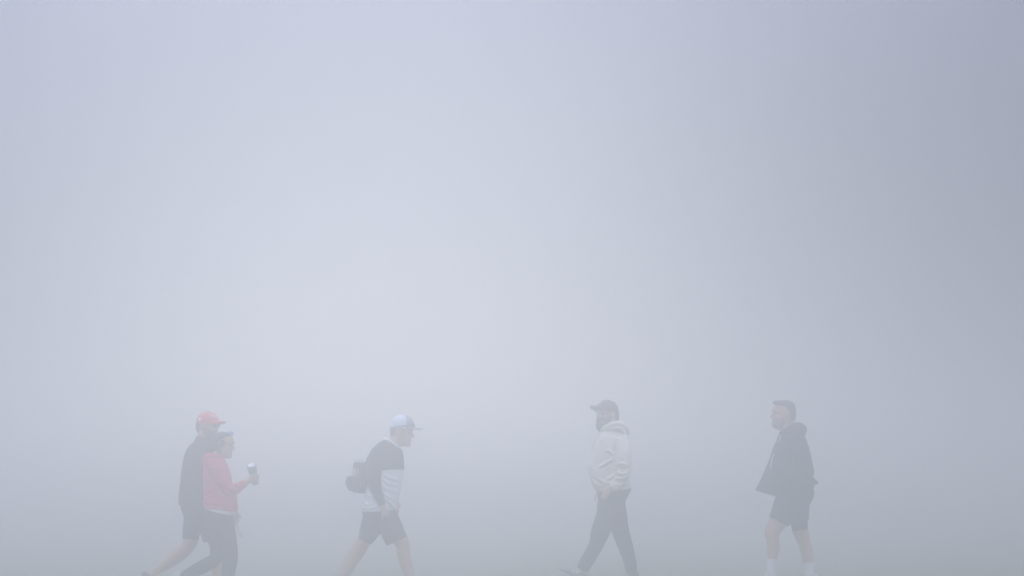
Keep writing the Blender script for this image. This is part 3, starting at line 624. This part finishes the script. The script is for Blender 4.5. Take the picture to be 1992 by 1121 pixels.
# ================================================================ man in the cream hoodie
def man_cream():
    fr = Frame(1180, 1137, D)
    H = Head(fr, 1179.5, 808.5, 1.12, 180 + 42, 6)
    b = MB(fr); H.face(b)
    b.limb([(1181, 818, 0, 13, 13), (1187, 832, 0, 14, 15), (1190, 848, 0, 19, 21)])
    b.rows([(852, 852, 1168, 1216, 27, 0), (880, 880, 1160, 1220, 34, 0), (910, 910, 1154, 1220, 34, 0), (935, 935, 1158, 1218, 34, 0), (960, 960, 1166, 1222, 33, 0), (985, 985, 1166, 1214, 31, 0)])
    b.limb([(1190, 980, -14, 22, 17), (1176, 1020, -15, 19, 17), (1163, 1058, -15, 13.5, 13.5), (1150, 1085, -15, 12, 12.5), (1136, 1108, -15, 7, 7.5), (1131, 1117, -15, 6.5, 7)])
    b.limb([(1195, 980, 14, 22, 17), (1206, 1025, 15, 17, 17), (1216, 1062, 15, 12.5, 13), (1224, 1090, 15, 11, 12), (1229, 1115, 15, 6.8, 7), (1230, 1122, 15, 6.5, 7)])
    b.limb([(1208, 866, -28, 13, 11), (1212, 900, -36, 10.5, 10), (1209, 928, -38, 9.4, 8.8), (1196, 945, -40, 7.5, 6.5), (1187, 951, -41, 5.2, 4.4)], round0=1)
    hand(b, 1186, 951.5, -41, 128, 1, sc=.85, curl=.25, cs=1)
    b.limb([(1198, 866, 28, 13, 11), (1196, 900, 36, 10.5, 10), (1190, 928, 38, 9.4, 8.8), (1180, 945, 38, 6, 5.6)], round0=1)
    hand(b, 1179, 947, 38, 120, 1, sc=.85, cs=-1)
    p = person(fr, b, 'bearded man in a dark cap, cream hooded sweatshirt and dark trousers, hand in his pocket')
    H.eyes(p, HAIR)
    m = MB(fr); H.shell(m, [(9, -15, -20, 9), (14, -10, -21.6, 14), (20, -5, -21.6, 16), (27, 1, -21.6, 16.4), (31, 4, -21, 16.4)])
    for q in (-6, -1, 4): H.stick(m, [(-18, q + 5, 15, 3.6), (-22, q + 5, 9.5, 3), (-26.5, q + 5, 9.5, 2), (-30, q + 5, 12.5, .9)])
    m.build('hair', HAIR, p)
    m = MB(fr); H.shell(m, [(-8, 13, 3, 5), (-5, 17.5, -2, 8.6), (0, 19.6, -5, 11.4), (5, 19.6, -7, 13), (10, 18.6, -8.6, 13.8), (12.6, 18.4, -9, 14.2), (14.6, 17.6, -6, 14.4), (16.6, 13, -5, 14.6), (19, 8, -5, 14.8), (24, 3, -5, 15.2)])
    m.build('beard', mat('full_beard', (.11, .085, .07), .9, .4, 70, .8, 500), p, voxel=.005, smooth=2, ripple=.002, rs=(40, 40, 25))
    c, br, rows = cap(H, p, CAPB, CAPB, 0, droop=8.5, lift=4, slope=0.0)
    def emb(x, y, h): return on_cap(H, rows, x / 19.0, 40.5 + y, .3 + h * 3)
    a = lettering('N', 'emblem', WHITE, c, lambda x, y, h: emb(x - .3, y - .4, h), 8.0, .12, bold=.03)
    lettering('Y', 'emblem', WHITE, c, lambda x, y, h: emb(x + .3, y + .8, h), 8.0, .12, bold=.03)
    g = MB(fr)
    g.rows([(838, 838, 1172, 1205, 18, 0), (842, 842, 1165, 1213, 26, 0), (850, 850, 1161, 1219, 33, 0), (866, 866, 1155.3, 1223, 38, 0), (885, 885, 1149.5, 1225, 40, 0), (902, 902, 1146, 1225, 40, 0), (918, 918, 1145, 1224, 40, 0), (937, 934, 1149, 1224, 39, 0), (948, 941, 1154, 1225.5, 38, 0), (957, 948, 1160, 1227.5, 37, 0), (961, 952, 1164, 1226, 36, 0)])
    g.limb([(1206, 860, -22, 17, 14), (1211, 880, -33, 15.6, 13), (1212.5, 902, -37, 14.4, 12.5), (1211, 920, -39, 13.6, 12), (1205, 935, -40, 12.6, 11), (1196, 944, -41, 10.6, 9.6), (1189, 949, -41, 8.6, 8)], round0=1, round1=.2)
    g.limb([(1200, 860, 22, 17, 14), (1200, 885, 33, 15, 13), (1197, 915, 38, 13.5, 12), (1190, 935, 39, 11, 10), (1183, 945, 38, 8, 8)], round0=1)
    t = g.build('hooded_sweatshirt', CREAM, p, voxel=.0065, smooth=3, ripple=.006, rs=(6, 6, 11), seed=20,
            creases=[([(1174, 880), (1182, 878), (1192, 887)], 2.2, 4.42), ([(1164, 910), (1178, 902), (1192, 892)], 2.2, 3.74), ([(1168, 914), (1182, 906), (1194, 898)], 2, -3.40), ([(1176, 936), (1186, 930), (1198, 922)], 2.4, 4.42),
                     ([(1166, 934), (1176, 940), (1184, 938)], 2.2, 2.72), ([(1200, 905), (1208, 903), (1218, 907)], 1.8, 5.10), ([(1200, 912), (1210, 914), (1222, 912)], 1.6, -4.08), ([(1200, 920), (1208, 924), (1220, 919)], 1.8, 4.42),
                     ([(1194, 931), (1206, 933), (1218, 928)], 1.8, 4.08), ([(1192, 938), (1204, 941), (1216, 938)], 1.6, -3.74), ([(1192, 866), (1196, 880), (1195, 900)], 2.4, -3.74), ([(1200, 852), (1208, 852), (1214, 858)], 1.8, -2.38),
                     ([(1150, 930), (1160, 938), (1172, 944)], 2, -2.55), ([(1196, 948), (1210, 947.5), (1226, 945.5)], 1.2, -3.06), ([(1208, 870), (1207, 885), (1204, 898)], 2.4, 2.72)])
    m = MB(fr)
    m.limb([(1167, 839, -5, 4, 4), (1173, 836, -16, 5, 5.2), (1185, 829.5, -24, 5.6, 6), (1199, 826, -24, 6.4, 7), (1210, 830, -18, 7.6, 8), (1216, 837, -6, 8.4, 9), (1217, 838, 5, 8.4, 9), (1210, 830, 18, 7.6, 8), (1199, 826, 24, 6.4, 7), (1185, 829.5, 24, 5.6, 6), (1173, 836, 16, 5, 5.2), (1167, 839, 5, 4, 4)], n=14)
    m.limb([(1176, 838, -18, 3, 3), (1190, 834, -27, 3.4, 3.4), (1204, 834, -28, 3.6, 3.6), (1213, 842, -22, 3.6, 3.6), (1219, 852, -12, 3, 3)], n=12)
    m.build('hood', CREAM, t, voxel=.0062, smooth=2, ripple=.003, rs=(12, 12, 12), creases=[([(1174, 838), (1190, 831), (1206, 831), (1216, 842)], 1.6, -2)])
    for q, a in ((-1, [(1163.5, 848, -13.5), (1158, 862, -11), (1155.4, 872, -17.5), (1154, 879, -19)]), (1, [(1162, 848, -6), (1157.5, 858, -6), (1153.8, 868, -7), (1152, 874, -8)])):
        strand(fr, a, .8, 'drawstring', RUB, t)
    # small dark lettering strip on the chest
    m = MB(fr)
    for k in range(5): m.limb([(1164.6 + k * 2.3, 860.2 + k * .3, -37.6 - k * .25, .45, .9), (1166.3 + k * 2.3, 860.4 + k * .3, -37.9 - k * .25, .45, .9)], n=8, sub=2)
    m.build('chest_mark', mat('chest_print', (.18, .17, .17), .9, .1, bump=0), t)
    s = MB(fr)
    s.rows([(946, 944, 1162, 1226, 34, 0), (954, 953, 1162, 1227.5, 35, 0), (965, 965, 1162, 1222.5, 35, 0), (978, 978, 1162.5, 1217, 34, 0), (998, 998, 1161.5, 1218, 34, 0), (1014, 1014, 1158, 1219.5, 32, 0), (1024, 1024, 1166, 1212, 24, 0)])
    s.limb([(1184, 985, -15, 22, 18), (1177, 1010, -16, 20, 18), (1168, 1034, -16, 18, 17), (1160, 1060, -16, 14.5, 16), (1149, 1080, -16, 13.4, 15), (1138, 1099, -16, 12.8, 13), (1132.5, 1110, -16, 12.2, 12)])
    s.limb([(1196, 985, 15, 22, 18), (1203, 1015, 16, 19, 18), (1209.5, 1040, 16, 16.4, 17), (1217, 1063, 16, 14.6, 16), (1224, 1085, 16, 13, 15), (1228, 1105, 16, 11.6, 13), (1229.5, 1118, 16, 11, 12)])
    s.build('trousers', CHAR, p, voxel=.007, smooth=3, ripple=.005, rs=(8, 8, 9), seed=14,
            creases=[([(1170, 985), (1180, 992), (1192, 990)], 2.4, 1.4), ([(1160, 1010), (1172, 1018), (1184, 1016)], 2.4, 1.4), ([(1152, 1050), (1162, 1056), (1172, 1052)], 2, 1.6), ([(1126, 1100), (1136, 1104), (1144, 1102)], 1.8, 2), ([(1218, 1095), (1228, 1100), (1238, 1096)], 1.8, 2)])
    strand(fr, [(1163, 957, -10), (1160, 962, -14), (1157.5, 968, -15), (1156.5, 974, -15)], .7, 'waist_cord', DARK, p)
    strand(fr, [(1163, 958, -6), (1161, 966, -10), (1159, 972, -11), (1158, 976, -11)], .7, 'waist_cord', RUB, p)
    shoe(fr, 1127, 1113, 1140, 1135, 1087, 1113, p, mat('grey_shoe_knit', (.09, .095, .11), .8, .2, 30, .4), -15, laces=WHITE)
    shoe(fr, 1229, 1119, 1243, 1127, 1205, 1138, p, CHAR, 15, laces=WHITE)
    GARM(p)
man_cream()

# ================================================================ man in the dark hoodie and shorts
def man_dark():
    fr = Frame(1532, 1139, D)
    H = Head(fr, 1523.5, 809, 1.16, 180 + 6, 5)
    b = MB(fr); H.face(b)
    b.limb([(1526, 816, 0, 14, 13.5), (1532, 832, 0, 15, 15.5), (1537, 848, 0, 19, 21)])
    b.rows([(852, 852, 1514, 1560, 27, 0), (880, 880, 1510, 1564, 33, 0), (910, 910, 1510, 1566, 32, 0), (940, 940, 1512, 1570, 31, 0), (970, 970, 1512, 1574, 32, 0), (995, 995, 1514, 1568, 30, 0)])
    b.limb([(1530, 985, -14, 22, 17), (1515, 1012, -15, 18.5, 17), (1500.5, 1036, -15, 14.6, 15), (1502, 1052, -15, 12.6, 13.5), (1503, 1068, -15, 12.3, 13), (1500.5, 1086, -15, 9.6, 10), (1499, 1106, -15, 7, 7.5), (1500, 1122, -15, 6.6, 7)])
    b.limb([(1548, 985, 14, 22, 17), (1555, 1012, 15, 18, 17), (1560, 1038, 15, 15.4, 15.5), (1566, 1056, 15, 12.8, 13.5), (1571.5, 1074, 15, 12.2, 13), (1573.5, 1094, 15, 9.6, 10), (1576, 1114, 15, 7, 7.5), (1578, 1124, 15, 6.6, 7)])
    b.limb([(1550, 866, -26, 11, 10), (1562, 895, -32, 10, 9), (1567, 918, -32, 9, 8), (1548, 930, -28, 7, 6.4), (1530, 938, -24, 5, 4.4)], round0=1)
    hand(b, 1529, 938.5, -24, 160, 1, sc=.88, curl=.3)
    b.limb([(1546, 866, 26, 11, 10), (1556, 895, 32, 10, 9), (1560, 918, 32, 9, 8), (1542, 930, 28, 7, 6.4), (1526, 938, 24, 5, 4.4)], round0=1)
    hand(b, 1525, 938.5, 24, 160, 1, sc=.88, cs=-1)
    p = person(fr, b, 'bareheaded man with short dark hair in a loose dark hoodie, dark shorts and white socks')
    H.eyes(p, HAIR)
    m = MB(fr); H.shell(m, [(13, -11, -18.6, 10), (17, -8, -20.4, 14), (22, -4.5, -21, 15.6), (27, 0, -21, 16.2), (31, 5, -20.8, 16.2), (35, 10.5, -20.6, 15.8), (38, 15.2, -19.4, 14.8), (41, 16.4, -18.6, 13.6), (44, 13.6, -16.4, 11.5), (46.6, 7.5, -11.5, 8), (47.8, 0, -6, 4)])
    H.stick(m, [(11, -4, 43, 3.4), (15, -2, 42.8, 3.2), (18, 1, 40.6, 2.6)]); H.stick(m, [(10, 5, 43, 3.2), (14, 4, 42.6, 2.8), (17.6, 2, 40.6, 2.4)])
    m.build('hair', HAIR, p, voxel=.005, smooth=2, ripple=.0025, rs=(40, 25, 40))
    m = MB(fr); H.shell(m, [(-2.4, 9, 2, 4), (0, 14.2, -2, 7.8), (4, 17.8, -5.6, 11.4), (8, 17.6, -8.5, 13), (12, 17.8, -9.4, 13.6), (14.4, 17.0, -7.5, 14), (16.6, 12.5, -6, 14.2), (19.5, 7, -5, 14.5), (25, 3, -5, 15)])
    m.build('beard', STUB, p, voxel=.005, smooth=1)
    g = MB(fr)
    g.rows([(843, 840, 1519, 1552, 17, 0), (850, 846, 1513.5, 1561, 26, 0), (860, 856, 1510, 1567, 34, 0), (873, 873, 1503.5, 1570.5, 38, 0), (889, 892, 1499, 1573, 40, 0), (908, 908, 1491, 1576, 40, 0), (927.5, 924, 1482.5, 1580, 40, 0), (945, 938, 1474, 1584, 40, 0), (953, 943, 1469.5, 1584, 39, 0), (956, 950, 1473, 1582, 36, 0), (967, 968, 1508, 1566, 30, 0)])
    g.limb([(1549, 862, -22, 18, 14), (1557, 885, -33, 15.5, 13), (1563, 908, -36, 14, 12.5), (1566, 922, -37, 12.5, 11.5), (1553, 932, -36, 10.6, 10), (1532, 939, -34, 9, 8.4)], round0=1, round1=.2)
    g.limb([(1546, 862, 22, 18, 14), (1552, 885, 33, 15.5, 13), (1555, 908, 36, 14, 12.5), (1560, 922, 37, 12.5, 11.5), (1546, 932, 36, 10.6, 10), (1528, 939, 34, 9, 8.4)], round0=1, round1=.2)
    g.limb([(1572, 930, -24, 6, 6), (1581, 938.5, -24, 4.4, 5), (1585, 940.5, -24, 3.2, 4)], round1=1)
    t = g.build('hooded_sweatshirt', DARK, p, voxel=.007, smooth=2, ripple=.004, rs=(5, 5, 5), seed=31,
            creases=[([(1530, 870), (1515, 905), (1500, 945)], 4, 1.6), ([(1540, 880), (1530, 915), (1522, 955)], 4, 1.6), ([(1552, 905), (1560, 915), (1572, 912)], 2.2, 1.6), ([(1550, 925), (1562, 932), (1574, 928)], 2.2, 1.6)])
    m = MB(fr)
    m.limb([(1519, 845, -5, 4, 4), (1524, 841, -15, 5.4, 5.4), (1536, 835, -22, 7, 7), (1549, 832, -22, 9.5, 9), (1557, 836, -13, 10.5, 11), (1558.5, 838.5, 0, 10.5, 12), (1557, 836, 13, 10.5, 11), (1549, 832, 22, 9.5, 9), (1536, 835, 22, 7, 7), (1524, 841, 15, 5.4, 5.4), (1519, 845, 5, 4, 4)], n=14)
    m.rows([(824, 822, 1545, 1556, 8, 0), (828, 827, 1543, 1561.5, 15, 0), (838, 840, 1541, 1567, 20, 0), (850, 852, 1544, 1565.5, 18, 0)])
    m.build('hood', DARK, t, voxel=.007, smooth=3, ripple=.003, rs=(12, 12, 12))
    strand(fr, [(1517.5, 849, -17), (1514.5, 856, -19.5), (1512.5, 862, -21.5)], .7, 'drawstring', WHITE, t)
    strand(fr, [(1503, 884, -22.5), (1500, 893, -21), (1497.5, 904, -24), (1495.5, 914, -26)], .85, 'drawstring', WHITE, t)
    s = MB(fr)
    s.rows([(945, 945, 1513, 1580, 32, 0), (955, 955, 1512, 1583, 33, 0), (966, 966, 1509.5, 1583, 34, 0), (975, 975, 1506, 1579, 34.5, 0), (984, 984, 1503, 1574.5, 35, 0), (998, 998, 1500, 1573, 35, 0), (1012, 1012, 1505, 1572, 32, 0), (1020, 1020, 1520, 1565, 24, 0)])
    s.limb([(1530, 985, -15, 22, 18), (1521, 1000, -16, 22, 19.5), (1513, 1016, -16, 21.4, 20)])
    s.limb([(1549, 985, 15, 22, 18), (1555, 1010, 16, 18, 19.5), (1557.8, 1033, 16, 15.4, 19.5)])
    s.build('shorts', BLACK, p, voxel=.007, smooth=2, ripple=.003, rs=(9, 9, 6), seed=17)
    for pts in ([(1500.3, 1088, -15, 10.2, 10.6), (1499, 1104, -15, 8.4, 9), (1499, 1122, -15, 7.6, 8)], [(1573.6, 1096.5, 15, 10.4, 10.6), (1575, 1110, 15, 8.8, 9), (1577.5, 1124, 15, 7.8, 8)]):
        sk = MB(fr); sk.limb(pts); so = sk.build('sock', SOCK, p)
        sk = MB(fr); x, y, d, a, c_ = pts[0]; sk.limb([(x, y, d, a + .5, c_ + .5), (x - .1, y + 1.6, d, a + .5, c_ + .5)]); sk.limb([(x - .2, y + 3, d, a + .3, c_ + .3), (x - .3, y + 4.4, d, a + .2, c_ + .2)]); sk.build('cuff', SOCK, so)
    shoe(fr, 1500, 1121, 1511, 1140, 1464, 1139, p, RUB, -15, laces=WHITE)
    shoe(fr, 1578, 1123, 1592, 1131, 1554, 1140, p, RUB, 15, laces=WHITE)
    m = MB(fr); m.limb([(1490, 1124, -15, 5, 5), (1486.5, 1117, -15, 3.6, 4.5), (1484.5, 1113.5, -15, 2, 3.6)], round1=1)
    m.build('shoe_tongue', RUB, p)
    GARM(p)
man_dark()
